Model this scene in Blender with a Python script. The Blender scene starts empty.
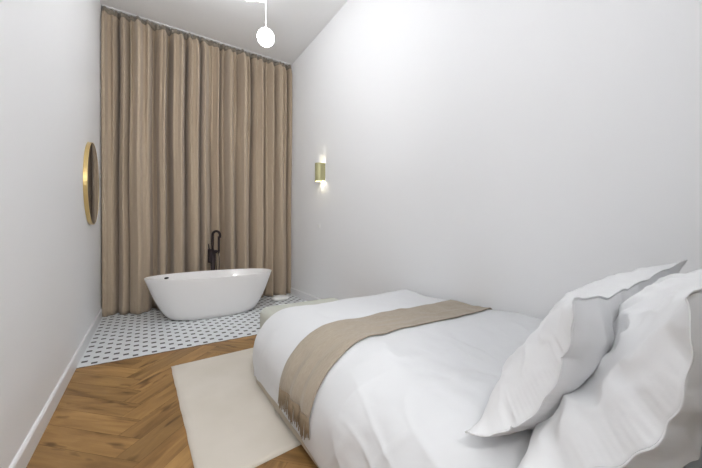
import bpy, bmesh, math, random
import numpy as np
from mathutils import Vector, Matrix, noise

random.seed(7)
np.random.seed(7)
PI = math.pi
C = bpy.context.scene.collection
H = 1.2                                  # eye height in metres

# room measures (metres)
XL, XR = -0.522, 2.276                   # left and right wall faces
YB, YF = -0.14, 5.72                     # wall behind the bed head, wall behind the curtain
ZC = 4.31
YT = 3.535                               # where boards meet tiles
YH = -1.6                                # end of the little entrance hall behind the camera


# ------------------------------------------------------------------ materials
def new_mat(name):
    m = bpy.data.materials.new(name)
    m.use_nodes = True
    nt = m.node_tree
    b = nt.nodes['Principled BSDF']
    return m, nt, b


def basic(name, col, rough=0.5, metal=0.0, bump=None, sheen=0.0, coat=0.0):
    m, nt, b = new_mat(name)
    b.inputs['Base Color'].default_value = (*col, 1)
    b.inputs['Roughness'].default_value = rough
    b.inputs['Metallic'].default_value = metal
    if sheen:
        b.inputs['Sheen Weight'].default_value = sheen
    if coat:
        b.inputs['Coat Weight'].default_value = coat
    if bump:
        sc, st, dist = bump
        tc = nt.nodes.new('ShaderNodeTexCoord')
        n = nt.nodes.new('ShaderNodeTexNoise')
        n.inputs['Scale'].default_value = sc
        n.inputs['Detail'].default_value = 5
        bp = nt.nodes.new('ShaderNodeBump')
        bp.inputs['Strength'].default_value = st
        bp.inputs['Distance'].default_value = dist
        nt.links.new(tc.outputs['Object'], n.inputs['Vector'])
        nt.links.new(n.outputs['Fac'], bp.inputs['Height'])
        nt.links.new(bp.outputs['Normal'], b.inputs['Normal'])
    return m


def emit(name, col, strength):
    m, nt, b = new_mat(name)
    b.inputs['Base Color'].default_value = (*col, 1)
    b.inputs['Emission Color'].default_value = (*col, 1)
    b.inputs['Emission Strength'].default_value = strength
    return m


M_wall = basic('wall_paint', (0.865, 0.872, 0.885), 0.62, bump=(60, 0.03, 0.001))
M_ceil = basic('ceiling_paint', (0.88, 0.885, 0.89), 0.7, bump=(45, 0.06, 0.002))
M_trim = basic('trim_paint', (0.84, 0.845, 0.86), 0.38)
M_tub = basic('tub_acrylic', (0.86, 0.85, 0.845), 0.28, coat=0.3)
M_black = basic('black_metal', (0.035, 0.026, 0.028), 0.32, metal=0.7)
M_hole = basic('dark_hole', (0.02, 0.02, 0.02), 0.6)
M_brass = basic('brass', (0.74, 0.56, 0.25), 0.3, metal=0.9)
M_white_metal = basic('white_metal', (0.8, 0.8, 0.8), 0.35)
M_bulb = emit('bulb_warm', (1.0, 0.93, 0.8), 26)
M_globe = emit('globe_glow', (0.975, 0.985, 1.0), 12)
M_plastic = basic('white_plastic', (0.82, 0.82, 0.8), 0.35)
M_linen = basic('white_cotton', (0.69, 0.705, 0.725), 0.85, bump=(18, 0.25, 0.006), sheen=0.15)
M_pillow = basic('pillow_cotton', (0.77, 0.78, 0.795), 0.85, bump=(22, 0.2, 0.005), sheen=0.15)
M_towel = basic('white_towelling', (0.80, 0.80, 0.78), 0.95, bump=(160, 0.6, 0.004))
M_mattress = basic('mattress_cover', (0.78, 0.78, 0.77), 0.8)
M_bedfab = basic('beige_bed_fabric', (0.50, 0.45, 0.37), 0.9, bump=(220, 0.3, 0.002))
M_bench = basic('sage_grey_fabric', (0.52, 0.53, 0.475), 0.9, bump=(220, 0.3, 0.002))
M_mirror = basic('mirror_glass', (0.30, 0.30, 0.28), 0.03, metal=1.0)
M_sconce = basic('khaki_lacquer', (0.42, 0.40, 0.22), 0.42, metal=0.25)
M_leg = basic('dark_leg', (0.03, 0.025, 0.02), 0.5)


def rug_mat():
    m, nt, b = new_mat('cream_rug')
    b.inputs['Roughness'].default_value = 0.95
    tc = nt.nodes.new('ShaderNodeTexCoord')
    n1 = nt.nodes.new('ShaderNodeTexNoise'); n1.inputs['Scale'].default_value = 3.0
    n2 = nt.nodes.new('ShaderNodeTexNoise'); n2.inputs['Scale'].default_value = 320.0
    r = nt.nodes.new('ShaderNodeValToRGB')
    r.color_ramp.elements[0].position = 0.35; r.color_ramp.elements[0].color = (0.63, 0.585, 0.51, 1)
    r.color_ramp.elements[1].position = 0.65; r.color_ramp.elements[1].color = (0.67, 0.625, 0.555, 1)
    bp = nt.nodes.new('ShaderNodeBump'); bp.inputs['Strength'].default_value = 0.5; bp.inputs['Distance'].default_value = 0.003
    L = nt.links
    L.new(tc.outputs['Object'], n1.inputs['Vector']); L.new(tc.outputs['Object'], n2.inputs['Vector'])
    L.new(n1.outputs['Fac'], r.inputs['Fac']); L.new(r.outputs['Color'], b.inputs['Base Color'])
    L.new(n2.outputs['Fac'], bp.inputs['Height']); L.new(bp.outputs['Normal'], b.inputs['Normal'])
    return m


def weave_mat(name, c0, c1, scale, rough=0.9, stretch=(1, 1, 1), bumpd=0.002):
    m, nt, b = new_mat(name)
    b.inputs['Roughness'].default_value = rough
    b.inputs['Sheen Weight'].default_value = 0.2
    tc = nt.nodes.new('ShaderNodeTexCoord')
    mp = nt.nodes.new('ShaderNodeMapping'); mp.inputs['Scale'].default_value = stretch
    n = nt.nodes.new('ShaderNodeTexNoise'); n.inputs['Scale'].default_value = scale; n.inputs['Detail'].default_value = 6
    r = nt.nodes.new('ShaderNodeValToRGB')
    r.color_ramp.elements[0].position = 0.3; r.color_ramp.elements[0].color = (*c0, 1)
    r.color_ramp.elements[1].position = 0.7; r.color_ramp.elements[1].color = (*c1, 1)
    bp = nt.nodes.new('ShaderNodeBump'); bp.inputs['Strength'].default_value = 0.3; bp.inputs['Distance'].default_value = bumpd
    L = nt.links
    L.new(tc.outputs['Object'], mp.inputs['Vector']); L.new(mp.outputs['Vector'], n.inputs['Vector'])
    L.new(n.outputs['Fac'], r.inputs['Fac']); L.new(r.outputs['Color'], b.inputs['Base Color'])
    L.new(n.outputs['Fac'], bp.inputs['Height']); L.new(bp.outputs['Normal'], b.inputs['Normal'])
    return m


M_curtain = weave_mat('taupe_curtain_cloth', (0.44, 0.35, 0.255), (0.475, 0.38, 0.28), 14, stretch=(6, 6, 1))
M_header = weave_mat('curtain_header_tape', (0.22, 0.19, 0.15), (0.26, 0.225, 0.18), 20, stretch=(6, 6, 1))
M_throw = weave_mat('taupe_throw_wool', (0.335, 0.285, 0.222), (0.40, 0.345, 0.272), 35, stretch=(1, 5, 1))
M_fringe = basic('taupe_fringe_wool', (0.30, 0.235, 0.16), 0.9)
M_rug = rug_mat()


def wood_mat():
    m, nt, b = new_mat('oak_herringbone')
    L = nt.links
    N = nt.nodes.new
    at = N('ShaderNodeAttribute'); at.attribute_name = 'plank'
    uv = N('ShaderNodeUVMap'); uv.uv_map = 'grain'
    sep = N('ShaderNodeSeparateColor'); L.new(at.outputs['Color'], sep.inputs['Color'])
    off = N('ShaderNodeVectorMath'); off.operation = 'MULTIPLY_ADD'
    L.new(at.outputs['Vector'], off.inputs[0]); off.inputs[1].default_value = (17, 31, 9); L.new(uv.outputs['UV'], off.inputs[2])
    mp = N('ShaderNodeMapping'); mp.inputs['Scale'].default_value = (1.5, 9, 1); L.new(off.outputs[0], mp.inputs['Vector'])
    n1 = N('ShaderNodeTexNoise'); n1.inputs['Scale'].default_value = 1.3; n1.inputs['Detail'].default_value = 6; n1.inputs['Distortion'].default_value = 0.9
    L.new(mp.outputs['Vector'], n1.inputs['Vector'])
    mp2 = N('ShaderNodeMapping'); mp2.inputs['Scale'].default_value = (6, 150, 1); L.new(off.outputs[0], mp2.inputs['Vector'])
    n2 = N('ShaderNodeTexNoise'); n2.inputs['Scale'].default_value = 1; n2.inputs['Detail'].default_value = 3
    L.new(mp2.outputs['Vector'], n2.inputs['Vector'])
    r = N('ShaderNodeValToRGB')
    cr = r.color_ramp
    cr.elements[0].position = 0.30; cr.elements[0].color = (0.20, 0.105, 0.034, 1)
    cr.elements[1].position = 0.72; cr.elements[1].color = (0.43, 0.25, 0.088, 1)
    e = cr.elements.new(0.45); e.color = (0.31, 0.17, 0.058, 1)
    L.new(n1.outputs['Fac'], r.inputs['Fac'])
    # knots and dark streaks
    mp3 = N('ShaderNodeMapping'); mp3.inputs['Scale'].default_value = (2.6, 9, 1); L.new(off.outputs[0], mp3.inputs['Vector'])
    n3 = N('ShaderNodeTexNoise'); n3.inputs['Scale'].default_value = 1.5; n3.inputs['Detail'].default_value = 2
    L.new(mp3.outputs['Vector'], n3.inputs['Vector'])
    r3 = N('ShaderNodeValToRGB')
    r3.color_ramp.elements[0].position = 0.27; r3.color_ramp.elements[0].color = (0.45, 0.40, 0.36, 1)
    r3.color_ramp.elements[1].position = 0.37; r3.color_ramp.elements[1].color = (1, 1, 1, 1)
    L.new(n3.outputs['Fac'], r3.inputs['Fac'])
    mr = N('ShaderNodeMapRange'); mr.clamp = False; mr.inputs['To Min'].default_value = 0.82; mr.inputs['To Max'].default_value = 1.15
    L.new(sep.outputs['Red'], mr.inputs['Value'])
    mul = N('ShaderNodeVectorMath'); mul.operation = 'SCALE'
    L.new(r.outputs['Color'], mul.inputs[0]); L.new(mr.outputs['Result'], mul.inputs['Scale'])
    mx = N('ShaderNodeMix'); mx.data_type = 'RGBA'; mx.blend_type = 'MULTIPLY'; mx.inputs[0].default_value = 1
    L.new(mul.outputs[0], mx.inputs[6]); L.new(r3.outputs['Color'], mx.inputs[7])
    mr2 = N('ShaderNodeMapRange'); mr2.inputs['To Min'].default_value = 0.86; mr2.inputs['To Max'].default_value = 1.12
    L.new(n2.outputs['Fac'], mr2.inputs['Value'])
    mul2 = N('ShaderNodeVectorMath'); mul2.operation = 'SCALE'
    L.new(mx.outputs[2], mul2.inputs[0]); L.new(mr2.outputs['Result'], mul2.inputs['Scale'])
    L.new(mul2.outputs[0], b.inputs['Base Color'])
    b.inputs['Roughness'].default_value = 0.48
    bp = N('ShaderNodeBump'); bp.inputs['Strength'].default_value = 0.15; bp.inputs['Distance'].default_value = 0.001
    L.new(n2.outputs['Fac'], bp.inputs['Height']); L.new(bp.outputs['Normal'], b.inputs['Normal'])
    return m


M_wood = wood_mat()
M_seam = basic('board_joint', (0.06, 0.03, 0.012), 0.8)


def tile_mat():
    """white octagons laid on the diagonal with small black square dots"""
    m, nt, b = new_mat('octagon_dot_tile')
    L = nt.links
    N = nt.nodes.new
    tc = N('ShaderNodeTexCoord')
    sp = N('ShaderNodeSeparateXYZ'); L.new(tc.outputs['Object'], sp.inputs['Vector'])
    px, py = 0.0765, 0.0735

    def mth(op, a, b_=None, c_=None):
        n = N('ShaderNodeMath'); n.operation = op
        for i, v in enumerate((a, b_, c_)):
            if v is None: continue
            if isinstance(v, (int, float)): n.inputs[i].default_value = v
            else: L.new(v, n.inputs[i])
        return n.outputs[0]
    ux = mth('DIVIDE', mth('ADD', sp.outputs['X'], 0.469), px)
    uy = mth('DIVIDE', mth('ADD', sp.outputs['Y'], -3.678), py)
    # two interleaved square lattices of pitch 2
    def cell(dx, dy):
        a = mth('ABSOLUTE', mth('SUBTRACT', mth('FLOORED_MODULO', mth('ADD', ux, 1.0 + dx), 2.0), 1.0))
        c = mth('ABSOLUTE', mth('SUBTRACT', mth('FLOORED_MODULO', mth('ADD', uy, 1.0 + dy), 2.0), 1.0))
        return mth('MAXIMUM', a, c), a, c
    d1, a1, c1 = cell(0, 0)
    d2, a2, c2 = cell(1, 1)
    d = mth('MINIMUM', d1, d2)
    dot = mth('LESS_THAN', d, 0.285)
    ring = mth('MULTIPLY', mth('LESS_THAN', d, 0.305), mth('SUBTRACT', 1.0, dot))
    # grout lines on the diagonals between dots: |x|+|y| = 1
    s = mth('ADD', a1, c1)
    g = mth('LESS_THAN', mth('ABSOLUTE', mth('SUBTRACT', a1, c1)), 0.022)
    grout = mth('MULTIPLY', mth('MAXIMUM', g, ring), mth('SUBTRACT', 1.0, dot))
    nz = N('ShaderNodeTexNoise'); nz.inputs['Scale'].default_value = 9
    L.new(tc.outputs['Object'], nz.inputs['Vector'])
    white = N('ShaderNodeMix'); white.data_type = 'RGBA'
    white.inputs[6].default_value = (0.74, 0.77, 0.79, 1); white.inputs[7].default_value = (0.80, 0.83, 0.85, 1)
    L.new(nz.outputs['Fac'], white.inputs[0])
    m1 = N('ShaderNodeMix'); m1.data_type = 'RGBA'
    L.new(grout, m1.inputs[0]); L.new(white.outputs[2], m1.inputs[6]); m1.inputs[7].default_value = (0.66, 0.68, 0.70, 1)
    m2 = N('ShaderNodeMix'); m2.data_type = 'RGBA'
    L.new(dot, m2.inputs[0]); L.new(m1.outputs[2], m2.inputs[6]); m2.inputs[7].default_value = (0.012, 0.013, 0.017, 1)
    L.new(m2.outputs[2], b.inputs['Base Color'])
    b.inputs['Roughness'].default_value = 0.4
    bp = N('ShaderNodeBump'); bp.inputs['Strength'].default_value = 0.3; bp.inputs['Distance'].default_value = 0.001; bp.invert = True
    L.new(grout, bp.inputs['Height']); L.new(bp.outputs['Normal'], b.inputs['Normal'])
    return m


M_tile = tile_mat()


# ------------------------------------------------------------------ helpers
def obj(name, bm, mat, parent=None, smooth=False, loc=None):
    me = bpy.data.meshes.new(name)
    bm.normal_update()
    bm.to_mesh(me); bm.free()
    for x in (mat if isinstance(mat, (list, tuple)) else [mat]):
        me.materials.append(x)
    if smooth:
        for p in me.polygons: p.use_smooth = True
    o = bpy.data.objects.new(name, me)
    C.objects.link(o)
    if parent: o.parent = parent
    if loc: o.location = loc
    return o


def struct(name, bm, mat, **k):
    o = obj(name, bm, mat, **k)
    o['kind'] = 'structure'
    return o


def tag(o, label, cat, group=None):
    o['label'] = label; o['category'] = cat
    if group: o['group'] = group
    return o


def thing(name, label, cat, loc=(0, 0, 0), rotz=0, group=None):
    o = bpy.data.objects.new(name, None)
    C.objects.link(o)
    o.empty_display_size = 0.1
    o.location = loc; o.rotation_euler = (0, 0, rotz)
    return tag(o, label, cat, group)


def box(bm, x0, x1, y0, y1, z0, z1, bevel=0.0, seg=3):
    r = bmesh.ops.create_cube(bm, size=1)
    vs = r['verts']
    for v in vs:
        v.co = Vector(((x0 + x1) / 2 + v.co.x * (x1 - x0), (y0 + y1) / 2 + v.co.y * (y1 - y0), (z0 + z1) / 2 + v.co.z * (z1 - z0)))
    if bevel:
        es = {e for v in vs for e in v.link_edges}
        bmesh.ops.bevel(bm, geom=list(es), offset=bevel, segments=seg, profile=0.5, affect='EDGES')
    return bm


def BOX(*a, **k):
    return box(bmesh.new(), *a, **k)


def tube(bm, pts, r, seg=12, cap=True):
    """sweep a circle along points; r a number or a list"""
    pts = [Vector(p) for p in pts]
    n = len(pts)
    rr = r if isinstance(r, (list, tuple)) else [r] * n
    rings = []
    up = None
    for i, p in enumerate(pts):
        t = (pts[min(i + 1, n - 1)] - pts[max(i - 1, 0)]).normalized()
        if up is None:
            up = Vector((0, 1, 0)) if abs(t.y) < 0.9 else Vector((1, 0, 0))
        a = t.cross(up).normalized(); b = a.cross(t).normalized(); up = b
        rings.append([bm.verts.new(p + (a * math.cos(2 * PI * k / seg) + b * math.sin(2 * PI * k / seg)) * rr[i]) for k in range(seg)])
    for i in range(n - 1):
        for k in range(seg):
            bm.faces.new((rings[i][k], rings[i][(k + 1) % seg], rings[i + 1][(k + 1) % seg], rings[i + 1][k]))
    if cap:
        bm.faces.new(rings[0][::-1]); bm.faces.new(rings[-1])
    return bm


def lathe(bm, prof, seg=32, centre=(0, 0, 0), close=True):
    c = Vector(centre)
    rings = []
    for r, z in prof:
        if r < 1e-6:
            rings.append([bm.verts.new(c + Vector((0, 0, z)))])
        else:
            rings.append([bm.verts.new(c + Vector((r * math.cos(2 * PI * k / seg), r * math.sin(2 * PI * k / seg), z))) for k in range(seg)])
    for a, b in zip(rings, rings[1:]):
        for k in range(seg):
            k2 = (k + 1) % seg
            if len(a) == 1 and len(b) == 1: continue
            if len(a) == 1: bm.faces.new((a[0], b[k2], b[k]))
            elif len(b) == 1: bm.faces.new((a[k], a[k2], b[0]))
            else: bm.faces.new((a[k], a[k2], b[k2], b[k]))
    bmesh.ops.recalc_face_normals(bm, faces=bm.faces)
    return bm


def spline(ctrl, t):
    """Catmull-Rom through control tuples, t in [0, n-1]"""
    n = len(ctrl)
    i = min(max(int(t), 0), n - 2); f = t - i
    p0 = ctrl[max(i - 1, 0)]; p1 = ctrl[i]; p2 = ctrl[i + 1]; p3 = ctrl[min(i + 2, n - 1)]
    return tuple(0.5 * ((2 * b) + (c - a) * f + (2 * a - 5 * b + 4 * c - d) * f * f + (-a + 3 * b - 3 * c + d) * f ** 3)
                 for a, b, c, d in zip(p0, p1, p2, p3))


def smooth01(x):
    x = min(1, max(0, x)); return x * x * (3 - 2 * x)


# ------------------------------------------------------------------ room shell
def make_floor():
    """herringbone boards, 12 x 72 cm, each board its own faces, one mesh"""
    bm = bmesh.new()
    uvl = bm.loops.layers.uv.new('grain')
    cl = bm.loops.layers.float_color.new('plank')
    W, Ln = 0.150, 0.90
    g = 0.0007
    ca = math.cos(PI / 4)
    ox, oy = -0.03, 1.93
    x0, x1, y0, y1 = XL - 0.02, XR + 0.02, YH, YT

    def plank(a0, a1, b0, b1, along_a):
        pts = [(a0 + g, b0 + g), (a1 - g, b0 + g), (a1 - g, b1 - g), (a0 + g, b1 - g)]
        w = [(ox + (a - b) * ca, oy + (a + b) * ca) for a, b in pts]
        if max(p[0] for p in w) < x0 or min(p[0] for p in w) > x1: return
        if max(p[1] for p in w) < y0 or min(p[1] for p in w) > y1: return
        poly = [(w[i], ((pts[i][0] - a0, pts[i][1] - b0) if along_a else (pts[i][1] - b0, pts[i][0] - a0))) for i in range(4)]
        for ax, lim, sgn in ((0, x0, 1), (0, x1, -1), (1, y0, 1), (1, y1, -1)):
            out = []
            for i in range(len(poly)):
                p, q = poly[i], poly[(i + 1) % len(poly)]
                dp, dq = (p[0][ax] - lim) * sgn, (q[0][ax] - lim) * sgn
                if dp >= 0: out.append(p)
                if (dp >= 0) != (dq >= 0):
                    t = dp / (dp - dq)
                    out.append((tuple(p[0][k] + (q[0][k] - p[0][k]) * t for k in (0, 1)), tuple(p[1][k] + (q[1][k] - p[1][k]) * t for k in (0, 1))))
            poly = out
            if len(poly) < 3: return
        f = bm.faces.new([bm.verts.new((p[0][0], p[0][1], 0)) for p in poly])
        rc = (random.random(), random.random(), random.random(), 1)
        q = ((-0.03 * H - ox), (1.70 * H - oy)); qa, qb = (q[0] + q[1]) * ca, (q[1] - q[0]) * ca
        if a0 < qa < a1 and b0 < qb < b1: rc = (-0.3, 0.3, 0.6, 1)
        for lp, p in zip(f.loops, poly):
            lp[uvl].uv = p[1]; lp[cl] = rc
    for k in range(-60, 61):
        for m in range(-9, 10):
            dx, dy = k * W + m * Ln, k * W - m * Ln
            plank(dx, dx + Ln, dy, dy + W, True)
            plank(dx - W, dx, dy, dy + Ln, False)
    # joints under the boards and the sub-floor
    v = [bm.verts.new(p) for p in ((x0, y0, -0.0008), (x1, y0, -0.0008), (x1, y1, -0.0008), (x0, y1, -0.0008))]
    f = bm.faces.new(v); f.material_index = 1
    for lp in f.loops: lp[cl] = (0.5, 0.5, 0.5, 1)
    # tiled part
    v = [bm.verts.new(p) for p in ((x0, YT, 0), (x1, YT, 0), (x1, YF + 0.1, 0), (x0, YF + 0.1, 0))]
    f = bm.faces.new(v); f.material_index = 2
    # slab body
    n0 = len(bm.faces)
    box(bm, x0, x1, y0, YF + 0.1, -0.12, -0.002)
    bm.faces.ensure_lookup_table()
    for f in bm.faces[n0:]: f.material_index = 1
    return struct('floor', bm, [M_wood, M_seam, M_tile])


make_floor()
struct('trim_1', BOX(XL, XR, YT - 0.004, YT + 0.004, 0.0, 0.0025), basic('joint_strip', (0.16, 0.10, 0.05), 0.5))
T = 0.12
struct('wall_left', BOX(XL - T, XL, YH - T, YF + T, 0, ZC), M_wall)
struct('wall_right', BOX(XR, XR + T, YB - T, YF + T, 0, ZC), M_wall)
struct('wall_front', BOX(XL, XR, YF, YF + T, 0, ZC), M_wall)
# wall behind the bed head, with the doorway the picture is taken from
bmw = BOX(0.46, XR, YB - T, YB, 0, ZC)
box(bmw, XL, 0.46, YB - T, YB, 3.5, ZC)
struct('wall_back', bmw, M_wall)
struct('wall_hall', BOX(0.46, 0.46 + T, YH - T, YB - T, 0, ZC), M_wall)
struct('wall_entrance', BOX(XL, 0.46, YH - T, YH, 0, ZC), M_wall)
struct('ceiling', BOX(XL - T, XR + T, YH - T, YF + T, ZC, ZC + T), M_ceil)


def baseboard(name, x_in, x_out, y0, y1):
    bm = bmesh.new()
    h = 0.118
    s = 1 if x_in > x_out else -1              # x_in = room side
    prof = [(x_out, 0), (x_in, 0), (x_in, h - 0.012), (x_in - s * 0.006, h - 0.002), (x_in - s * 0.009, h), (x_out, h)]
    a = [bm.verts.new((x, y0, z)) for x, z in prof]; b = [bm.verts.new((x, y1, z)) for x, z in prof]
    n = len(prof)
    for i in range(n): bm.faces.new((a[i], a[(i + 1) % n], b[(i + 1) % n], b[i]))
    bm.faces.new(a[::-1]); bm.faces.new(b)
    bmesh.ops.recalc_face_normals(bm, faces=bm.faces)
    return struct(name, bm, M_trim)


baseboard('baseboard_left', XL + 0.016, XL, YH, YF)
baseboard('baseboard_right', XR - 0.016, XR, YB, YF)


# ------------------------------------------------------------------ curtain
def img_x(px, Y):
    """place across the room of a fold seen in the photograph, on the curtain line"""
    r = (px - 351) / 308
    return Y * (0.5534 + r * 0.8329) / (0.8329 - r * 0.5534)


def make_curtain():
    t = thing('curtain', 'floor-to-ceiling taupe pleated curtain across the end of the room behind the bathtub', 'curtain', (0.88, 5.5, 0))
    Y0 = 5.63
    # (place, depth toward the room 0..1) : narrow dark gaps between wide rounded folds
    ctrl = [(100.2, .72), (103, .80), (107, .82), (112, .75), (116, .55), (118.6, .28), (119.8, .05), (121.5, .6), (125, .85), (128, .7),
            (130.3, -.05), (132, .75), (137, 1.0), (143, .95), (148, .8), (151, .35), (155, .28), (158.5, .4), (161, .9), (164, .85),
            (166.5, .15), (170, .05), (172.5, .3), (175, .9), (180, .95), (183.5, .5), (186.5, .3), (189, .75), (193, .95), (197, .75),
            (199.3, -.1), (201, .5), (204, .92), (207.5, .7), (210.5, .15), (213, .7), (216, .8), (218.5, .35), (221.5, .15), (225, .6), (229, .95),
            (233, .75), (236, .4), (239, .85), (243, .95), (247, .7), (250.5, -.05), (253, .65), (257, .9), (261, .8), (263.5, .35), (266, .7),
            (270, .85), (272.5, .3), (274.5, .7), (279, .95), (283, .75), (286, .40), (288, .60), (289.6, .72), (290.8, .68)]
    xs = [(img_x(p, 5.535), math.copysign(abs(d) ** 1.9, d)) for p, d in ctrl]
    N = 620
    A = 0.33
    samples = []
    for i in range(N):
        tt = i / (N - 1) * (len(xs) - 1)
        samples.append(spline(xs, tt))
    slope = []
    for i in range(N):
        a_, b_ = samples[max(i - 2, 0)], samples[min(i + 2, N - 1)]
        slope.append((b_[1] - a_[1]) / max(1e-4, b_[0] - a_[0]))
    slope = [sum(slope[max(0, i - 3):i + 4]) / len(slope[max(0, i - 3):i + 4]) for i in range(N)]
    rows = 60
    zt, zb = ZC - 0.012, 0.008

    def surf(i, j):
        x, d = samples[i]
        z = zb + (zt - zb) * j / (rows - 1)
        f = (z - zb) / (zt - zb)
        # gathered at the heading: many small pinches, folds open out lower down
        top = smooth01((f - 0.95) / 0.05)
        pin = 0.5 + 0.5 * math.sin(x * 2 * PI / 0.062 + 2.0 * noise.noise(Vector((x * 6, 3, 0))))
        pin2 = 0.5 + 0.5 * math.sin(x * 2 * PI / 0.17 + 2.4 * noise.noise(Vector((x * 4, 9, 0))))
        dd = d * (1 - 0.90 * top) + top * (0.36 + 0.07 * pin + 0.07 * pin2)
        low = smooth01((0.5 - f) / 0.5)
        ph = x * 2 * PI / 0.105 + 3.0 * noise.noise(Vector((x * 3.5, 0.6 * f, 21)))
        fine = max(-1.0, min(1.0, 1.5 * math.sin(ph)))
        dd += 0.17 * fine * (0.25 + 0.75 * smooth01((f - 0.25) / 0.65)) * (1 - 0.8 * top)
        w = noise.noise(Vector((x * 3.1, f * 2.2, 5.3)))
        w2 = noise.noise(Vector((x * 9, f * 3.0, 1.3)))
        dd += (0.10 * w * (0.4 + low) + 0.04 * w2) * (1 - 0.7 * top)
        xx = x + 0.018 * noise.noise(Vector((x * 2.3, f * 2.6, 11.0))) * (1 - top) * smooth01(min(x - XL, XR - x) / 0.2)
        y = Y0 - A * dd
        # rounded folds that overhang the gaps between them
        xx -= max(-0.016, min(0.016, 0.0011 * slope[i])) * (1 - 0.8 * top)
        if j == 0: pass
        zz = z + (0.005 * noise.noise(Vector((x * 14, 0, 2))) if j == 0 else 0)
        if j == rows - 1: zz = zt - 0.003 * (0.5 - 0.5 * math.sin(x * 2 * PI / 0.17 + 2.4 * noise.noise(Vector((x * 4, 9, 0))))) - 0.003 * (1 - pin)
        return Vector((min(max(xx, XL + 0.012), XR - 0.012), y, zz))
    split = rows - 3
    bm = bmesh.new()
    g = [[bm.verts.new(surf(i, j) - t.location) for i in range(N)] for j in range(rows)]
    for j in range(rows - 1):
        for i in range(N - 1):
            f = bm.faces.new((g[j][i], g[j][i + 1], g[j + 1][i + 1], g[j + 1][i]))
    c = obj('drape', bm, M_curtain, t, smooth=True)
    sm = c.modifiers.new('thickness', 'SOLIDIFY'); sm.thickness = 0.004; sm.offset = 0
    # gathered heading tape along the top, a few millimetres in front
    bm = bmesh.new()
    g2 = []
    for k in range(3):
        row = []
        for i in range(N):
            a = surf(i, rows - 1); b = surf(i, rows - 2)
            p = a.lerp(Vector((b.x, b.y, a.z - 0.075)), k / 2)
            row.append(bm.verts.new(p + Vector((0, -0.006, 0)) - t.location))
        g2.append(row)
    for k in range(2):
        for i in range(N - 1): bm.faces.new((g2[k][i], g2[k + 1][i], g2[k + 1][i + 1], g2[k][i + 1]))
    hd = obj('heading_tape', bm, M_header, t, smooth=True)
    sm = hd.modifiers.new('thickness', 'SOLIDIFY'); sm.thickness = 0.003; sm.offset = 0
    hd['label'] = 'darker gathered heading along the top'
    # ceiling track
    obj('curtain_track', BOX(XL + 0.01 - t.location.x, XR - 0.01 - t.location.x, -0.06, 0.0, ZC - 0.012, ZC), M_white_metal, t)
    return t


make_curtain()


# ------------------------------------------------------------------ bathtub
def make_tub():
    cx, cy = 0.675 * H, 3.99 * H
    t = thing('bathtub', 'white freestanding oval bathtub with flared ends on the patterned tile floor', 'bathtub', (cx, cy, 0))
    n = 96

    def ring(bm, a, b, z, e=2.35, lift=0.0, shift=0.0):
        out = []
        for k in range(n):
            th = 2 * PI * k / n
            c, s = math.cos(th), math.sin(th)
            x = a * math.copysign(abs(c) ** (2 / e), c)
            y = b * math.copysign(abs(s) ** (2 / e), s)
            out.append(bm.verts.new((x + shift, y, z + lift * (abs(x) / a) ** 2)))
        return out
    ht = 0.575
    bm = bmesh.new()
    rings = []
    # outside: base to rim
    rings.append(ring(bm, 0.50, 0.245, 0.0))
    for q in range(0, 13):
        f = q / 12
        a = 0.545 + (0.835 - 0.545) * (f ** 0.66)
        b = 0.265 + (0.395 - 0.265) * (f ** 0.75)
        rings.append(ring(bm, a, b, 0.012 + (ht - 0.022) * f, 2.3 - 0.1 * f, lift=0.0))
    rings.append(ring(bm, 0.834, 0.394, ht - 0.003, 2.2)); rings.append(ring(bm, 0.829, 0.389, ht, 2.2))
    rings.append(ring(bm, 0.812, 0.372, ht, 2.2)); rings.append(ring(bm, 0.806, 0.366, ht - 0.005, 2.2))
    for q in range(1, 13):
        f = q / 12
        a = 0.800 - 0.31 * (f ** 1.25)
        b = 0.360 - 0.145 * (f ** 1.6)
        rings.append(ring(bm, a, b, ht - 0.010 - 0.40 * f, 2.2 + 0.1 * f))
    rings.append(ring(bm, 0.44, 0.18, ht - 0.43, 2.3)); rings.append(ring(bm, 0.2, 0.08, ht - 0.437, 2.2)); rings.append(ring(bm, 0.024, 0.024, ht - 0.44, 2))
    for a, b in zip(rings, rings[1:]):
        for k in range(n): bm.faces.new((a[k], a[(k + 1) % n], b[(k + 1) % n], b[k]))
    bm.faces.new(rings[0][::-1]); bm.faces.new(rings[-1])
    bmesh.ops.recalc_face_normals(bm, faces=bm.faces)
    obj('tub_shell', bm, M_tub, t, smooth=True)
    bm = lathe(bmesh.new(), [(0, 0.008), (0.02, 0.008), (0.032, 0.004), (0.034, 0.0)], 24, (0, 0, ht - 0.438))
    obj('drain', bm, M_white_metal, t, smooth=True)
    # overflow slot on the far inner wall near the left end
    bm = bmesh.new()
    r = bmesh.ops.create_uvsphere(bm, u_segments=20, v_segments=10, radius=1)
    for v in r['verts']: v.co = Vector((v.co.x * 0.036, v.co.y * 0.007, v.co.z * 0.014))
    o = obj('overflow', bm, M_hole, t, smooth=True, loc=(-0.575, 0.235, ht - 0.048))
    o.rotation_euler = (math.radians(-14), 0, math.radians(35))
    o['label'] = 'dark overflow slot'
    return t


make_tub()


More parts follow.
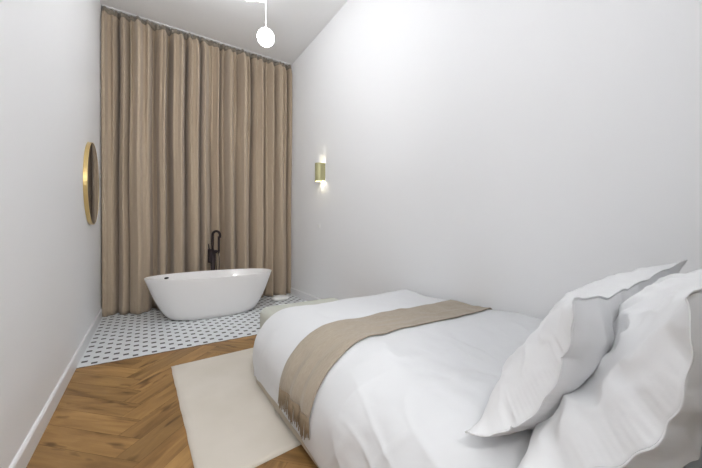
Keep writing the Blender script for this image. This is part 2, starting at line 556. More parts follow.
# ------------------------------------------------------------------ floor-standing tub filler
def make_filler():
    x, y = 0.725 * H, 4.363 * H
    t = thing('bath_faucet', 'matt black floor-standing bath faucet with hand shower behind the white bathtub', 'faucet', (x, y, 0))
    obj('base_plate', lathe(bmesh.new(), [(0, 0.014), (0.05, 0.014), (0.056, 0.010), (0.056, 0)], 28), M_black, t, smooth=False)
    obj('column', tube(bmesh.new(), [(0, 0, 0.012), (0, 0, 0.84)], 0.034, 20), M_black, t, smooth=True)
    bm = bmesh.new()
    box(bm, -0.062, 0.060, -0.026, 0.026, 0.835, 0.885, 0.008)
    tube(bm, [(-0.036, 0, 0.69), (-0.036, 0, 0.90)], 0.038, 18)
    obj('mixer_body', bm, M_black, t)
    bm = bmesh.new()
    tube(bm, [(-0.052, 0, 0.90), (-0.056, 0, 0.915), (-0.064, 0, 0.985)], [0.012, 0.01, 0.007], 12)
    obj('lever_handle', bm, M_black, t, smooth=True)
    # gooseneck: up, over toward the tub and to the right, down
    pts = [(-0.002, 0, 0.86)]
    pts += [(-0.002, 0, 0.90 + 0.05 * k) for k in range(5)]
    R = 0.062
    dx, dy = 0.74, -0.67
    for k in range(1, 17):
        a = PI * k / 16 * 1.02
        d = R - R * math.cos(a)
        pts.append((-0.002 + d * dx, d * dy, 1.12 + R * math.sin(a)))
    pts.append((pts[-1][0], pts[-1][1], pts[-1][2] - 0.04))
    obj('spout', tube(bmesh.new(), pts, 0.019, 16), M_black, t, smooth=True)
    bm = bmesh.new()
    tube(bm, [(0.062, -0.004, 0.86), (0.082, -0.008, 0.868)], 0.014, 14)
    box(bm, 0.07, 0.102, -0.024, 0.008, 0.85, 0.89, 0.006)
    obj('shower_holder', bm, M_black, t)
    hs = obj('hand_shower', tube(bmesh.new(), [(0.087, -0.008, 0.83), (0.087, -0.008, 0.90), (0.087, -0.008, 1.10)], [0.012, 0.017, 0.017], 16), M_black, t, smooth=True)
    pts = []
    for k in range(40):
        f = k / 39
        if f < 0.5:
            a = f / 0.5; pts.append((0.087 + 0.005 * math.sin(a * PI), -0.008, 0.83 - 0.66 * a))
        else:
            a = (f - 0.5) / 0.5
            pts.append((0.0645 + 0.0225 * math.cos(a * PI), -0.008 + 0.01 * a, 0.17 + 0.66 * a - 0.05 * math.sin(a * PI)))
    obj('shower_hose', tube(bmesh.new(), pts, 0.006, 8), M_black, t, smooth=True)
    return t


make_filler()


# ------------------------------------------------------------------ mirror on the left wall
def make_mirror():
    R = 0.45
    yc, zc = 3.69 * H, 1.425 * H
    t = thing('wall_mirror', 'round mirror with a deep brass rim hanging on the left wall beside the curtain', 'mirror', (XL, yc, zc))
    rot = Matrix.Rotation(PI / 2, 4, 'Y')
    bm = lathe(bmesh.new(), [(R - 0.007, 0.002), (R, 0.002), (R, 0.034), (R - 0.002, 0.037), (R - 0.007, 0.037), (R - 0.008, 0.034), (R - 0.008, 0.006), (R - 0.007, 0.002)], 96)
    bm.transform(rot); obj('rim', bm, M_brass, t, smooth=False)
    bm = lathe(bmesh.new(), [(0, 0.004), (R - 0.0085, 0.004), (R - 0.0085, 0.036), (0, 0.036)], 96)
    bm.transform(rot); obj('mirror_glass', bm, M_mirror, t)
    return t


make_mirror()


# ------------------------------------------------------------------ wall sconce and switch on the right wall
def make_sconce():
    yc, z0, z1 = 3.50 * H, 1.622 * H, 1.85 * H
    t = thing('wall_sconce', 'khaki cylindrical up-and-down wall lamp lit on the right wall near the curtain', 'wall lamp', (XR, yc, 0))
    r = 0.066
    cx = -0.070
    out = [(-0.001, -r)] + [(cx - r * math.sin(PI * k / 24), -r * math.cos(PI * k / 24)) for k in range(25)] + [(-0.001, r)]
    q = r - 0.003
    inn = [(-0.001, -q)] + [(cx - q * math.sin(PI * k / 24), -q * math.cos(PI * k / 24)) for k in range(25)] + [(-0.001, q)]
    bm = bmesh.new()
    V = [[bm.verts.new((x_, y_, z_)) for x_, y_ in pr] for pr, z_ in ((out, z0), (out, z1), (inn, z1), (inn, z0))]
    for k in range(len(out) - 1):
        for e in range(4): bm.faces.new((V[e][k], V[e][k + 1], V[(e + 1) % 4][k + 1], V[(e + 1) % 4][k]))
    for k in (0, -1): bm.faces.new([V[e][k] for e in range(4)])
    bmesh.ops.recalc_face_normals(bm, faces=bm.faces)
    obj('lamp_shade', bm, M_sconce, t, smooth=False)
    bm = BOX(-0.018, 0.0, -0.045, 0.045, z0 + 0.06, z1 - 0.06, 0.004)
    obj('wall_plate', bm, M_sconce, t)
    bm = bmesh.new()
    box(bm, -0.03, -0.015, -0.014, 0.014, (z0 + z1) / 2 - 0.014, (z0 + z1) / 2 + 0.014)
    box(bm, cx - 0.062, cx + 0.062, -0.006, 0.006, (z0 + z1) / 2 - 0.006, (z0 + z1) / 2 + 0.006)
    obj('lamp_holder', bm, M_white_metal, t)
    for s in (-1, 1):
        zc = (z0 + z1) / 2 + (0.055 if s > 0 else -0.098)
        bm = bmesh.new()
        q = bmesh.ops.create_uvsphere(bm, u_segments=20, v_segments=12, radius=0.024)
        bm.transform(Matrix.Translation((cx, 0, zc)))
        obj('bulb', bm, M_bulb, t, smooth=True)
    return t


make_sconce()
sw = thing('light_switch', 'small white light switch on the right wall below the khaki wall lamp', 'switch', (XR, 3.62 * H, 1.055 * H))
obj('switch_plate', BOX(-0.008, 0.0, -0.04, 0.04, -0.04, 0.04, 0.002), M_wall, sw)
obj('rocker', BOX(-0.013, -0.007, -0.014, 0.014, -0.022, 0.022, 0.002), M_plastic, sw)


# ------------------------------------------------------------------ chandelier of glass globes
def make_chandelier():
    x, y = 0.712 * H, 2.174 * H
    t = thing('globe_chandelier', 'white ceiling chandelier with glowing round globes, the lowest on a thin rod', 'ceiling lamp', (x, y, ZC))
    obj('canopy', lathe(bmesh.new(), [(0, 0), (0.065, 0), (0.065, -0.02), (0.058, -0.028), (0, -0.028)], 36), M_white_metal, t)
    zl = 2.378 * H - ZC
    R = 0.071
    obj('rod', tube(bmesh.new(), [(0, 0, -0.026), (0, 0, zl + R)], 0.0036, 10), M_white_metal, t, smooth=True)
    zh = 3.0 * H - ZC
    bm = bmesh.new()
    q = bmesh.ops.create_uvsphere(bm, u_segments=20, v_segments=12, radius=0.028)
    bm.transform(Matrix.Translation((0, 0, zh)))
    obj('hub', bm, M_white_metal, t, smooth=True)
    def globe(p):
        bm = bmesh.new()
        bmesh.ops.create_uvsphere(bm, u_segments=40, v_segments=24, radius=R)
        bm.transform(Matrix.Translation(p))
        g = obj('globe', bm, M_globe, t, smooth=True)
        bm = lathe(bmesh.new(), [(0, R + 0.012), (0.014, R + 0.012), (0.02, R + 0.004), (0.022, R - 0.005), (0, R - 0.005)], 18)
        bm.transform(Matrix.Translation(p))
        obj('globe_cap', bm, M_white_metal, g, smooth=True)
        return g
    globe((0, 0, zl))
    for gx, gy, gz in ((0.572, 2.09, 2.600), (0.716, 2.31, 2.793), (0.66, 1.45, 3.36), (0.76, 0.95, 3.36), (0.76, 2.60, 3.38), (0.64, 2.85, 3.40), (0.78, 3.1, 3.43), (0.66, 3.35, 3.47)):  # first two globes visible; the others are added above the view as fill
        p = Vector((gx * H - x, gy * H - y, gz * H - ZC))
        top = p + Vector((0, 0, R + 0.008))
        out = Vector((p.x, p.y, zh + 0.06))
        obj('arm', tube(bmesh.new(), [(0, 0, zh), tuple(Vector((0, 0, zh)).lerp(out, 0.6)), tuple(out), tuple(out + Vector((0, 0, -0.02))), tuple(top)] if out.z > top.z else
                        [(0, 0, zh), tuple(top)], 0.0052, 10), M_white_metal, t, smooth=True)
        globe(p)
    return t


make_chandelier()


# ------------------------------------------------------------------ rug
def make_rug():
    cor = [(0.149, 2.60), (0.170, 1.283), (1.46, 1.405), (1.46, 2.668)]
    cor = [Vector((a * H, b * H, 0)) for a, b in cor]
    c0 = Vector((0.7 * H, 1.95 * H, 0))
    bm = bmesh.new()
    nx, ny = 60, 64
    g = []
    for j in range(ny):
        row = []
        for i in range(nx):
            u, v = i / (nx - 1), j / (ny - 1)
            p = (cor[1] * (1 - u) + cor[2] * u) * (1 - v) + (cor[0] * (1 - u) + cor[3] * u) * v
            e = min(u, 1 - u) * 1.3
            e2 = min(v, 1 - v) * 1.55
            ed = min(e, e2)
            z = 0.003 + 0.011 * smooth01(ed / 0.02) + 0.0012 * noise.noise(p * 4)
            if i == 0 or i == nx - 1: p.x += 0.004 * noise.noise(Vector((p.y * 7, 0, 4)))
            row.append(bm.verts.new(Vector((p.x, p.y, z)) - c0))
        g.append(row)
    for j in range(ny - 1):
        for i in range(nx - 1): bm.faces.new((g[j][i], g[j][i + 1], g[j + 1][i + 1], g[j + 1][i]))
    bmesh.ops.recalc_face_normals(bm, faces=bm.faces)
    r = bmesh.ops.extrude_face_region(bm, geom=[e for e in bm.edges if e.is_boundary])
    be = [e for e in bm.edges if e.is_boundary]
    for v in {v for e in be for v in e.verts}: v.co.z = 0.0006
    o = obj('rug', bm, M_rug, smooth=True, loc=tuple(c0))
    return tag(o, 'plain cream rug on the herringbone floor beside and under the bed', 'rug')


make_rug()


# ------------------------------------------------------------------ bed
ZT = 0.500 * H                                  # height of the made bed
BX0, BX1 = 0.705, 2.21                          # frame
BY0, BY1 = 0.0, 1.985 * H


def make_bed():
    t = thing('bed', 'low double bed with a beige upholstered frame against the right wall', 'bed', (1.47, 1.2, 0))
    o = Vector(t.location)

    def B(x0, x1, y0, y1, z0, z1, **k):
        return BOX(x0 - o.x, x1 - o.x, y0 - o.y, y1 - o.y, z0, z1, **k)
    obj('side_rail', B(BX0, BX0 + 0.035, BY0, BY1, 0.022, 0.30, bevel=0.008), M_bedfab, t)
    obj('side_rail', B(BX1 - 0.035, BX1, BY0, BY1, 0.035, 0.30, bevel=0.008), M_bedfab, t)
    obj('foot_rail', B(BX0 + 0.036, BX1 - 0.036, BY1 - 0.035, BY1, 0.022, 0.30, bevel=0.008), M_bedfab, t)
    obj('slat_base', B(BX0 + 0.036, BX1 - 0.036, BY0, BY1 - 0.036, 0.20, 0.235), M_bedfab, t)
    obj('headboard', B(BX0 - 0.03, BX1 + 0.03, -0.115, -0.025, 0.035, 1.12, bevel=0.02), M_bedfab, t)
    obj('mattress', B(BX0 + 0.19, BX1 - 0.06, BY0 - 0.01, BY1 - 0.14, 0.236, ZT - 0.085, bevel=0.07, seg=5), M_mattress, t, smooth=False)
    for x in (BX0 + 0.06, BX1 - 0.06):
        for y in (0.06, BY1 - 0.10):
            z0 = 0.0155 if y > 1 and x < 1.4 else 0.0
            bm = lathe(bmesh.new(), [(0, z0), (0.02, z0), (0.026, 0.2), (0, 0.2)], 16, (x - o.x, y - o.y, 0))
            obj('leg', bm, M_leg, t)
    return t


make_bed()

# duvet surface: cloth coordinates (x, y) over an inner rectangle, falling past its edges
IX0, IX1, IY1 = 1.036, 2.15, 2.215
PN = 6.5
# (outward, down) along the cloth: loose and wide at the open side, tighter at the foot and the wall
PROF_SIDE = [(0, 0), (0.10, 0.014), (0.185, 0.052), (0.255, 0.103), (0.305, 0.160), (0.338, 0.222), (0.358, 0.290), (0.364, 0.360), (0.360, 0.430), (0.355, 0.505)]
PROF_FOOT = [(0, 0), (0.08, 0.006), (0.145, 0.030), (0.192, 0.072), (0.222, 0.130), (0.238, 0.200), (0.243, 0.275), (0.238, 0.350), (0.230, 0.435), (0.225, 0.505)]


def lengths(p):
    l = [0]
    for a, b in zip(p, p[1:]): l.append(l[-1] + math.hypot(b[0] - a[0], b[1] - a[1]))
    return l


LS, LF = lengths(PROF_SIDE), lengths(PROF_FOOT)


def prof1(P_, l, d):
    if d >= l[-1]: return P_[-1]
    for i in range(len(l) - 1):
        if d <= l[i + 1]: return spline(P_, i + (d - l[i]) / (l[i + 1] - l[i]))


def prof(d, wf):
    """wf: 0 open side, 1 foot; d is given as a share of the hanging cloth"""
    a = prof1(PROF_SIDE, LS, d * LS[-1]); b = prof1(PROF_FOOT, LF, d * LF[-1])
    return a[0] * (1 - wf) + b[0] * wf, a[1] * (1 - wf) + b[1] * wf


def duvet_point(x, y):
    qx = x - min(max(x, IX0), IX1)
    qy = max(0.0, y - IY1)
    Lx = LS[-1] if qx < 0 else LF[-1]
    ex, ey = abs(qx) / Lx, qy / LF[-1]
    t = (ex ** PN + ey ** PN) ** (1 / PN)
    d = t * LF[-1]
    if t < 1e-9: dn, dx, dy, ox_, oy_ = 0, 0, 0, 0, 0
    else:
        cx_, cy_ = ex / t, ey / t
        wf = 1.0 if qx >= 0 else ey * ey / (ex * ex + ey * ey)
        _, dn = prof(t, wf)
        ox_ = prof(t, 0.0 if qx < 0 else 1.0)[0] * cx_ * (-1 if qx < 0 else 1)
        oy_ = prof(t, 1.0)[0] * cy_
        nl = math.hypot(ex, ey)
        dx, dy = (-ex if qx < 0 else ex) / nl, ey / nl
    px = x - qx + ox_; py = y - qy + oy_; pz = ZT - dn
    if qx > 0:                        # wall side is pressed in by the wall
        px = x - qx + ox_ * 0.47
    side = smooth01(d / 0.35)
    # body of the duvet: soft swells, wrinkles and a dent under the throw
    nrm = Vector((dx * smooth01(dn / 0.12), dy * smooth01(dn / 0.12), 1 - 0.9 * smooth01(dn / 0.15)))
    h = 0.016 * noise.noise(Vector((x * 2.1, y * 2.1, 0.5)))
    h += 0.010 * noise.noise(Vector((x * 6.5, y * 5.0, 2.5)))
    near = smooth01((1.35 - y) / 0.5)
    rid = 1 - abs(noise.noise(Vector((x * 2.2 - y * 1.6, y * 6.5 + x * 3.5, 7.7)))) * 2.2
    h += 0.007 * max(0, rid) ** 3 * side * (0.25 + 0.75 * near) - 0.004
    rid2 = 1 - abs(noise.noise(Vector((x * 5 + 3, y * 3.5 - x * 4, 2.2)))) * 2.5
    h += 0.006 * max(0, rid2) ** 3 * near + 0.004 * noise.noise(Vector((x * 16, y * 13, 4.4))) * (0.4 + near)
    # throw band
    sk = max(0.0, IX0 - x) * 0.0
    yb = y - sk
    c, w = 1.287 * H, 0.165 * H
    h -= 0.014 * math.exp(-((yb - c) / (w * 0.8)) ** 2) * (0.4 + 0.6 * (1 - side))
    h += 0.013 * math.exp(-((yb - (c - w * 1.9)) / (w * 0.75)) ** 2)
    h += 0.010 * near * side * (1 if qx < 0 else 0)
    return Vector((px, py, pz)) + nrm * h


def duvet_normal(x, y):
    e = 0.004
    a = duvet_point(x + e, y) - duvet_point(x - e, y); b = duvet_point(x, y + e) - duvet_point(x, y - e)
    return a.cross(b).normalized()


def make_duvet():
    x0, x1 = IX0 - LS[-1], IX1 + 0.22
    y0, y1 = 0.01, IY1 + LF[-1]
    nx, ny = 250, 270
    bm = bmesh.new()
    o0 = Vector((1.47, 1.2, ZT))
    g = []
    for j in range(ny):
        row = []
        for i in range(nx):
            x = x0 + (x1 - x0) * i / (nx - 1); y = y0 + (y1 - y0) * j / (ny - 1)
            # keep the corner of the cloth rounded so that it hangs like the sides
            Lx = LS[-1] if x < IX0 else LF[-1]
            qx = min(0, x - IX0) if x < IX0 else max(0, x - IX1); qy = max(0, y - IY1)
            t = ((abs(qx) / Lx) ** PN + (qy / LF[-1]) ** PN) ** (1 / PN)
            if t > 1:
                qx /= t; qy /= t
                x = (IX0 if x < IX0 else IX1 if x > IX1 else x) + qx; y = IY1 + qy if y > IY1 else y
            p = duvet_point(x, y)
            if y < 1.0 and x < IX0:    # hem wavers
                p.x += 0
            p.z = max(p.z, 0.03)
            p.x = min(p.x, XR - 0.012)
            row.append(bm.verts.new(p - o0))
        g.append(row)
    for j in range(ny - 1):
        for i in range(nx - 1): bm.faces.new((g[j][i], g[j][i + 1], g[j + 1][i + 1], g[j + 1][i]))
    bmesh.ops.remove_doubles(bm, verts=bm.verts, dist=0.0002)
    o = obj('duvet', bm, M_linen, smooth=True, loc=tuple(o0))
    sm = o.modifiers.new('thickness', 'SOLIDIFY'); sm.thickness = 0.012; sm.offset = -1
    return tag(o, 'plump white duvet spread over the bed and hanging over its side', 'duvet')


make_duvet()


def make_throw():
    o0 = Vector((1.4, 1.287 * H, ZT))
    t = thing('throw_blanket', 'taupe fringed throw laid across the foot half of the white bed', 'throw blanket', tuple(o0))
    xe = IX0 - 0.525
    nx, ny = 200, 46
    w = 0.148 * H

    def P(u, v, off=0.007):
        x = xe + (IX1 + 0.12 - xe) * u
        hang = max(0.0, IX0 - x)
        y = 1.287 * H + hang * 0.0 + (v - 0.5) * 2 * w * (1 + 0.10 * smooth01(hang / 0.5)) + 0.012 * noise.noise(Vector((x * 3, v * 0.7, 4)))
        p = duvet_point(x, y); n = duvet_normal(x, y)
        s = smooth01(hang / 0.5)
        wr = 0.008 * s * math.sin(v * 15 + 2.5 * noise.noise(Vector((x * 2, v * 2, 8)))) + 0.006 * s
        wr += 0.004 * max(0, 1 - 2.5 * abs(noise.noise(Vector((x * 3, y * 9, 3)))))
        return p + n * (off + wr)
    bm = bmesh.new()
    g = [[bm.verts.new(P(i / (nx - 1), j / (ny - 1)) - o0) for i in range(nx)] for j in range(ny)]
    for j in range(ny - 1):
        for i in range(nx - 1): bm.faces.new((g[j][i], g[j][i + 1], g[j + 1][i + 1], g[j + 1][i]))
    c = obj('cloth', bm, M_throw, t, smooth=True)
    sm = c.modifiers.new('thickness', 'SOLIDIFY'); sm.thickness = 0.006; sm.offset = 0
    bm = bmesh.new()
    n = 95
    for k in range(n):
        v = (k + 0.5) / n
        p = P(0.002, v)
        ln = 0.105 + random.uniform(-0.02, 0.02)
        dx, dy = random.uniform(-0.012, 0.002), random.uniform(-0.022, 0.022)
        q = p + Vector((dx * 0.5, dy * 0.3, -ln * 0.4)); q2 = p + Vector((dx, dy, -ln))
        tube(bm, [tuple(a - o0) for a in (p + Vector((0, 0, 0.006)), q, q2)], [0.0026, 0.0032, 0.0022], 5)
    obj('fringe', bm, M_fringe, t, smooth=True)['label'] = 'darker knotted fringe along the hanging end'
    return t


make_throw()


# ------------------------------------------------------------------ pillows: two cloth layers inflated with a small solver
def inflate(wd, ht, nx, ny, press, steps, seed, fill=0.1):
    rs = np.random.RandomState(seed)
    hx, hy = wd / (nx - 1), ht / (ny - 1)
    gx, gy = np.meshgrid(np.linspace(0, wd, nx), np.linspace(0, ht, ny))
    P = np.zeros((2, ny, nx, 3))
    P[:, :, :, 0] = gx; P[:, :, :, 1] = gy
    bump = np.sin(PI * gx / wd) * np.sin(PI * gy / ht)
    P[0, :, :, 2] = 0.03 * bump; P[1, :, :, 2] = -0.03 * bump
    P[:, 1:-1, 1:-1, 2] += rs.randn(2, ny - 2, nx - 2) * 0.002
    V = np.zeros_like(P)
    hd = math.hypot(hx, hy)

    def con(a, b, L, k):
        d = b - a
        l = np.sqrt((d ** 2).sum(-1, keepdims=True)) + 1e-9
        c = d * (0.5 * k * (1 - L / l))
        a += c; b -= c

    def con_max(a, b, L, k):
        d = b - a
        l = np.sqrt((d ** 2).sum(-1, keepdims=True)) + 1e-9
        c = d * (0.5 * k * np.minimum(0.0, 1 - L / l))
        a += c; b -= c
    dt = 0.02
    for s in range(steps):
        du = np.zeros_like(P); dv = np.zeros_like(P)
        du[:, :, 1:-1] = P[:, :, 2:] - P[:, :, :-2]; dv[:, 1:-1] = P[:, 2:] - P[:, :-2]
        n = np.cross(du, dv)
        ln = np.sqrt((n ** 2).sum(-1, keepdims=True)) + 1e-9
        n /= ln; n[1] *= -1
        n[:, 0] = 0; n[:, -1] = 0; n[:, :, 0] = 0; n[:, :, -1] = 0
        Q = P.copy()
        thick = float((P[0, :, :, 2] - P[1, :, :, 2]).mean())
        V = V * 0.90 + n * press * max(-0.3, 1 - thick / fill) * dt
        P = P + V * dt
        for it in range(9):
            for o in (0, 1):
                m = (nx - o) // 2
                con(P[:, :, o:o + 2 * m:2], P[:, :, o + 1:o + 2 * m + 1:2], hx, 1.0)
                m = (ny - o) // 2
                con(P[:, o:o + 2 * m:2], P[:, o + 1:o + 2 * m + 1:2], hy, 1.0)
            for o in (0, 1):
                m = (nx - o) // 2
                con(P[:, :-1, o:o + 2 * m:2], P[:, 1:, o + 1:o + 2 * m + 1:2], hd, 0.25)
                con(P[:, 1:, o:o + 2 * m:2], P[:, :-1, o + 1:o + 2 * m + 1:2], hd, 0.25)
            # bending: keep second neighbours apart
            con_max(P[:, :, :-2].copy(), P[:, :, 2:].copy(), 2 * hx * 0.8, 0.0)
            bl = P[:, :, 1:-1] * 0 + 0.5 * (P[:, :, :-2] + P[:, :, 2:])
            P[:, 1:-1, 1:-1] += 0.012 * (bl[:, 1:-1] - P[:, 1:-1, 1:-1])
            bl = 0.5 * (P[:, :-2] + P[:, 2:])
            P[:, 1:-1, 1:-1] += 0.012 * (bl[:, :, 1:-1] - P[:, 1:-1, 1:-1])
            if s > 15:       # the stitched edge is a little shorter than the cloth: puckers
                for o in (0, 1):
                    m = (nx - o) // 2
                    for e in (slice(0, 1), slice(-1, None)): con(P[:, e, o:o + 2 * m:2], P[:, e, o + 1:o + 2 * m + 1:2], hx * 0.965, 1.0)
                    m = (ny - o) // 2
                    for e in (slice(0, 1), slice(-1, None)): con(P[:, o:o + 2 * m:2, e], P[:, o + 1:o + 2 * m + 1:2, e], hy * 0.965, 1.0)
            for sl in ((slice(0, 1), slice(None)), (slice(-1, None), slice(None)), (slice(None), slice(0, 1)), (slice(None), slice(-1, None))):
                mid = 0.5 * (P[0][sl] + P[1][sl])
                P[0][sl] = mid; P[1][sl] = mid
        V = (P - Q) / dt
    return P


def make_pillow(name, label, BL, TL, UR, wd, ht, press, seed, warp=None, sink=0.0):
    nx, ny = 110, 76
    P = inflate(wd * 1.05, ht * 1.05, nx, ny, press, 120, seed)
    P[..., 0] -= wd * 0.025; P[..., 1] -= ht * 0.025
    BL, TL, UR = [Vector(a) * H for a in (BL, TL, UR)]
    Vv = (TL - BL).normalized()
    Uu = (UR - TL).normalized()
    Nn = Uu.cross(Vv).normalized()             # toward the foot of the bed or away
    if Nn.y < 0: Nn = -Nn
    c = P[0, 0, 0]
    org = Vector((wd / 2, ht / 2, 0))
    centre = BL + Uu * (wd / 2 - c[0]) + Vv * (ht / 2 - c[1])
    bm = bmesh.new()
    grid = [[], []]
    vs = {}
    for L in (0, 1):
        for j in range(ny):
            row = []
            for i in range(nx):
                if L == 1 and (j in (0, ny - 1) or i in (0, nx - 1)):
                    row.append(grid[0][j][i]); continue
                x, y, z = P[L, j, i]
                edge = (j in (0, ny - 1) or i in (0, nx - 1))
                u, v, w = x - wd / 2, y - ht / 2, z
                if warp: u, v, w = warp(u, v, w, wd, ht)
                p = Uu * u + Vv * v + Nn * w
                row.append(bm.verts.new(p))
            grid[L].append(row)
    for L in (0, 1):
        g = grid[L]
        for j in range(ny - 1):
            for i in range(nx - 1):
                q = (g[j][i], g[j][i + 1], g[j + 1][i + 1], g[j + 1][i])
                bm.faces.new(q if L == 0 else q[::-1])
    # narrow sewn lip all round the seam
    per = [grid[0][0][i] for i in range(nx)] + [grid[0][j][nx - 1] for j in range(1, ny)] + \
          [grid[0][ny - 1][i] for i in range(nx - 2, -1, -1)] + [grid[0][j][0] for j in range(ny - 2, 0, -1)]
    bmesh.ops.recalc_face_normals(bm, faces=bm.faces)
    t = thing(name, label, 'pillow', tuple(centre), 0, 'white pillows at the head of the bed')
    o = obj('pillowcase', bm, M_pillow, t, smooth=True)
    ss = o.modifiers.new('smooth', 'SUBSURF'); ss.levels = 1; ss.render_levels = 1
    cen = sum((v for v in [Vector(a) for a in [(0, 0, 0)]]), Vector())
    bm = bmesh.new()
    me = o.data
    n = len(per)
    # perimeter coordinates again (bm was freed): rebuild from the solver
    idx = [(0, i) for i in range(nx)] + [(j, nx - 1) for j in range(1, ny)] + [(ny - 1, i) for i in range(nx - 2, -1, -1)] + [(j, 0) for j in range(ny - 2, 0, -1)]
    co = []
    for j, i in idx:
        x, y, z = P[0, j, i]
        u, v, w = x - wd / 2, y - ht / 2, z
        if warp: u, v, w = warp(u, v, w, wd, ht)
        co.append(Uu * u + Vv * v + Nn * w)
    inner = []; outer = []
    for k in range(n):
        tan = (co[(k + 1) % n] - co[k - 1]).normalized()
        rad = tan.cross(Nn)
        if rad.dot(co[k]) < 0: rad = -rad
        inner.append(co[k] - rad * 0.001)
        outer.append(co[k] + rad * (0.005 + 0.002 * noise.noise(co[k] * 20)) + Nn * 0.003 * noise.noise(co[k] * 15))
    a = [bm.verts.new(p) for p in inner]; b = [bm.verts.new(p) for p in outer]
    for k in range(n): bm.faces.new((a[k], a[(k + 1) % n], b[(k + 1) % n], b[k]))
    lip = obj('piped_edge', bm, M_pillow, t, smooth=True)
    s = lip.modifiers.new('thickness', 'SOLIDIFY'); s.thickness = 0.003; s.offset = 0
    return t


def crumple(u, v, w, fu, fv, seed):
    side = 1 if w > 0 else -1
    e = smooth01(min(fu, 1 - fu, fv, 1 - fv) / 0.12)
    q = Vector((u * 7 + v * 3, v * 5 - u * 2, seed + side))
    r1 = max(0, 1 - 2.6 * abs(noise.noise(q))) ** 2
    r2 = max(0, 1 - 2.6 * abs(noise.noise(q * 2.1 + Vector((4, 2, 1))))) ** 2
    return side * e * (0.018 * noise.noise(q * 0.8 + Vector((9, 9, 9))) + 0.017 * r1 + 0.009 * r2)


def warpA(u, v, w, wd, ht):
    fu, fv = u / wd + 0.5, v / ht + 0.5
    w *= (1.3 if w > 0 else 0.7) * (0.9 + 0.3 * (1 - fv))
    w += 0.75 * crumple(u, v, w, fu, fv, 3.3)
    # the near edge bows back toward the head of the bed between its two corners
    w -= 0.088 * max(0, math.sin(min(1, max(0, fv)) ** 0.8 * PI)) ** 0.8 * max(0, 1 - fu * 1.6) ** 1.6
    w += 0.014 * noise.noise(Vector((fv * 9, 2, 2))) * max(0, 1 - fu) ** 6
    v -= 0.030 * math.exp(-((fu - 0.36) / 0.22) ** 2) * max(0, fv) ** 3
    v += 0.024 * noise.noise(Vector((fu * 9, 1, 1))) * max(0, fv) ** 4
    return u, v, w


def warpB(u, v, w, wd, ht):
    fu, fv = u / wd + 0.5, v / ht + 0.5
    w *= (1.1 if w > 0 else 0.85) * (0.95 + 0.25 * (1 - fv))
    w += 1.2 * crumple(u, v, w, fu, fv, 8.1)
    w -= 0.105 * max(0, math.sin(fv * PI)) ** 0.8 * max(0, 1 - fu * 1.6) ** 1.6
    w += 0.014 * noise.noise(Vector((fv * 8, 6, 2))) * max(0, 1 - fu) ** 6
    u += 0.014 * noise.noise(Vector((fv * 9, 3, 7))) * max(0, 1 - fu) ** 6
    return u, v, w


make_pillow('pillow', 'white pillow nearest the throw, leaning back with its pointed corner on the duvet',
            (0.655, 0.475, 0.505), (0.715, 0.280, 0.840), (1.28, 0.236, 0.880), 0.77, 0.49, 3, 3, warpA)
make_pillow('pillow', 'crumpled white pillow closest to the camera, leaning behind the first pillow',
            (0.612, 0.345, 0.495), (0.665, 0.075, 0.95), (1.30, 0.06, 0.97), 0.80, 0.56, 3, 5, warpB)


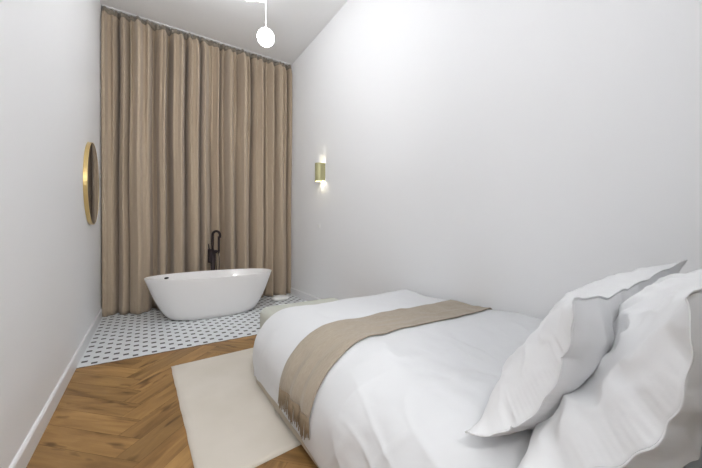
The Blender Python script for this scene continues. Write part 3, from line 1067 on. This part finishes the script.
# ------------------------------------------------------------------ bench at the foot of the bed
def make_bench():
    x0, x1, y0, y1 = 0.725 * H, 1.42 * H, 2.075 * H, 2.40 * H
    t = thing('upholstered_bench', 'grey-green upholstered bench at the foot of the bed near the bathtub', 'bench', ((x0 + x1) / 2, (y0 + y1) / 2, 0.0))
    hx, hy = (x1 - x0) / 2, (y1 - y0) / 2
    bm = BOX(-hx, hx, -hy, hy, 0.09, 0.485, bevel=0.07, seg=8)
    obj('cushion_body', bm, M_bench, t, smooth=True)
    bm = bmesh.new()
    pts = []
    for k in range(49):
        a = 2 * PI * k / 48
        pts.append(((hx - 0.001) * max(-1, min(1, 1.25 * math.cos(a))), (hy - 0.001) * max(-1, min(1, 1.25 * math.sin(a))), 0.36))
    tube(bm, pts, 0.004, 6, cap=False)
    bm.free()
    for x in (-hx + 0.07, hx - 0.07):
        for y in (-hy + 0.05, hy - 0.05):
            z0 = 0.0155
            bm = lathe(bmesh.new(), [(0, z0), (0.014, z0), (0.02, 0.10), (0, 0.10)], 14, (x, y, 0))
            obj('leg', bm, M_leg, t)
    return t


make_bench()


# ------------------------------------------------------------------ folded towel on the tiles by the curtain
def make_towel():
    bm = bmesh.new()
    c = (1.60 * H, 4.24 * H, 0)
    n = 40
    pts = []
    prof_ = [(0.0, 0.0), (0.16, 0.0), (0.185, 0.012), (0.19, 0.03), (0.178, 0.05), (0.14, 0.066), (0.08, 0.074), (0, 0.077)]
    lathe(bm, prof_, n)
    for v in bm.verts:
        v.co.y *= 0.6; v.co.x *= 0.85
        v.co.z *= 1 + 0.12 * noise.noise(v.co * 12)
        v.co.x += 0.01 * noise.noise(v.co * 8 + Vector((3, 3, 3)))
    o = obj('bath_mat', bm, M_towel, smooth=True, loc=c)
    o.rotation_euler = (0, 0, 0.2)
    return tag(o, 'small bundled white bath mat on the tiles between tub and curtain', 'bath mat')


make_towel()

# ------------------------------------------------------------------ world, camera, view
w = bpy.data.worlds.new('World'); bpy.context.scene.world = w
w.use_nodes = True
w.node_tree.nodes['Background'].inputs['Color'].default_value = (0.5, 0.55, 0.62, 1)
w.node_tree.nodes['Background'].inputs['Strength'].default_value = 0.2

# fill light added in the unseen hall, shining in through the tall doorway
lt = bpy.data.lights.new('hall_fill_light', 'AREA'); lt.shape = 'DISK'; lt.size = 0.45; lt.energy = 33; lt.color = (1, 0.98, 0.96)
lo = bpy.data.objects.new('hall_fill_light', lt); C.objects.link(lo); lo.location = (-0.03, -0.95, 2.75); lo.rotation_euler = (math.radians(96), 0, math.radians(-14))

cam = bpy.data.cameras.new('Camera')
cam.sensor_width = 36; cam.lens = 308 / 702 * 36
cam.shift_y = -4 / 702
cam.clip_start = 0.02
co = bpy.data.objects.new('Camera', cam); C.objects.link(co)
co.location = (0, 0, H)
co.rotation_euler = (PI / 2, 0, -math.radians(33.6))
bpy.context.scene.camera = co
vs = bpy.context.scene.view_settings
vs.view_transform = 'Standard'; vs.look = 'None'; vs.gamma = 1; vs.use_curve_mapping = False
vs.exposure = 1.1
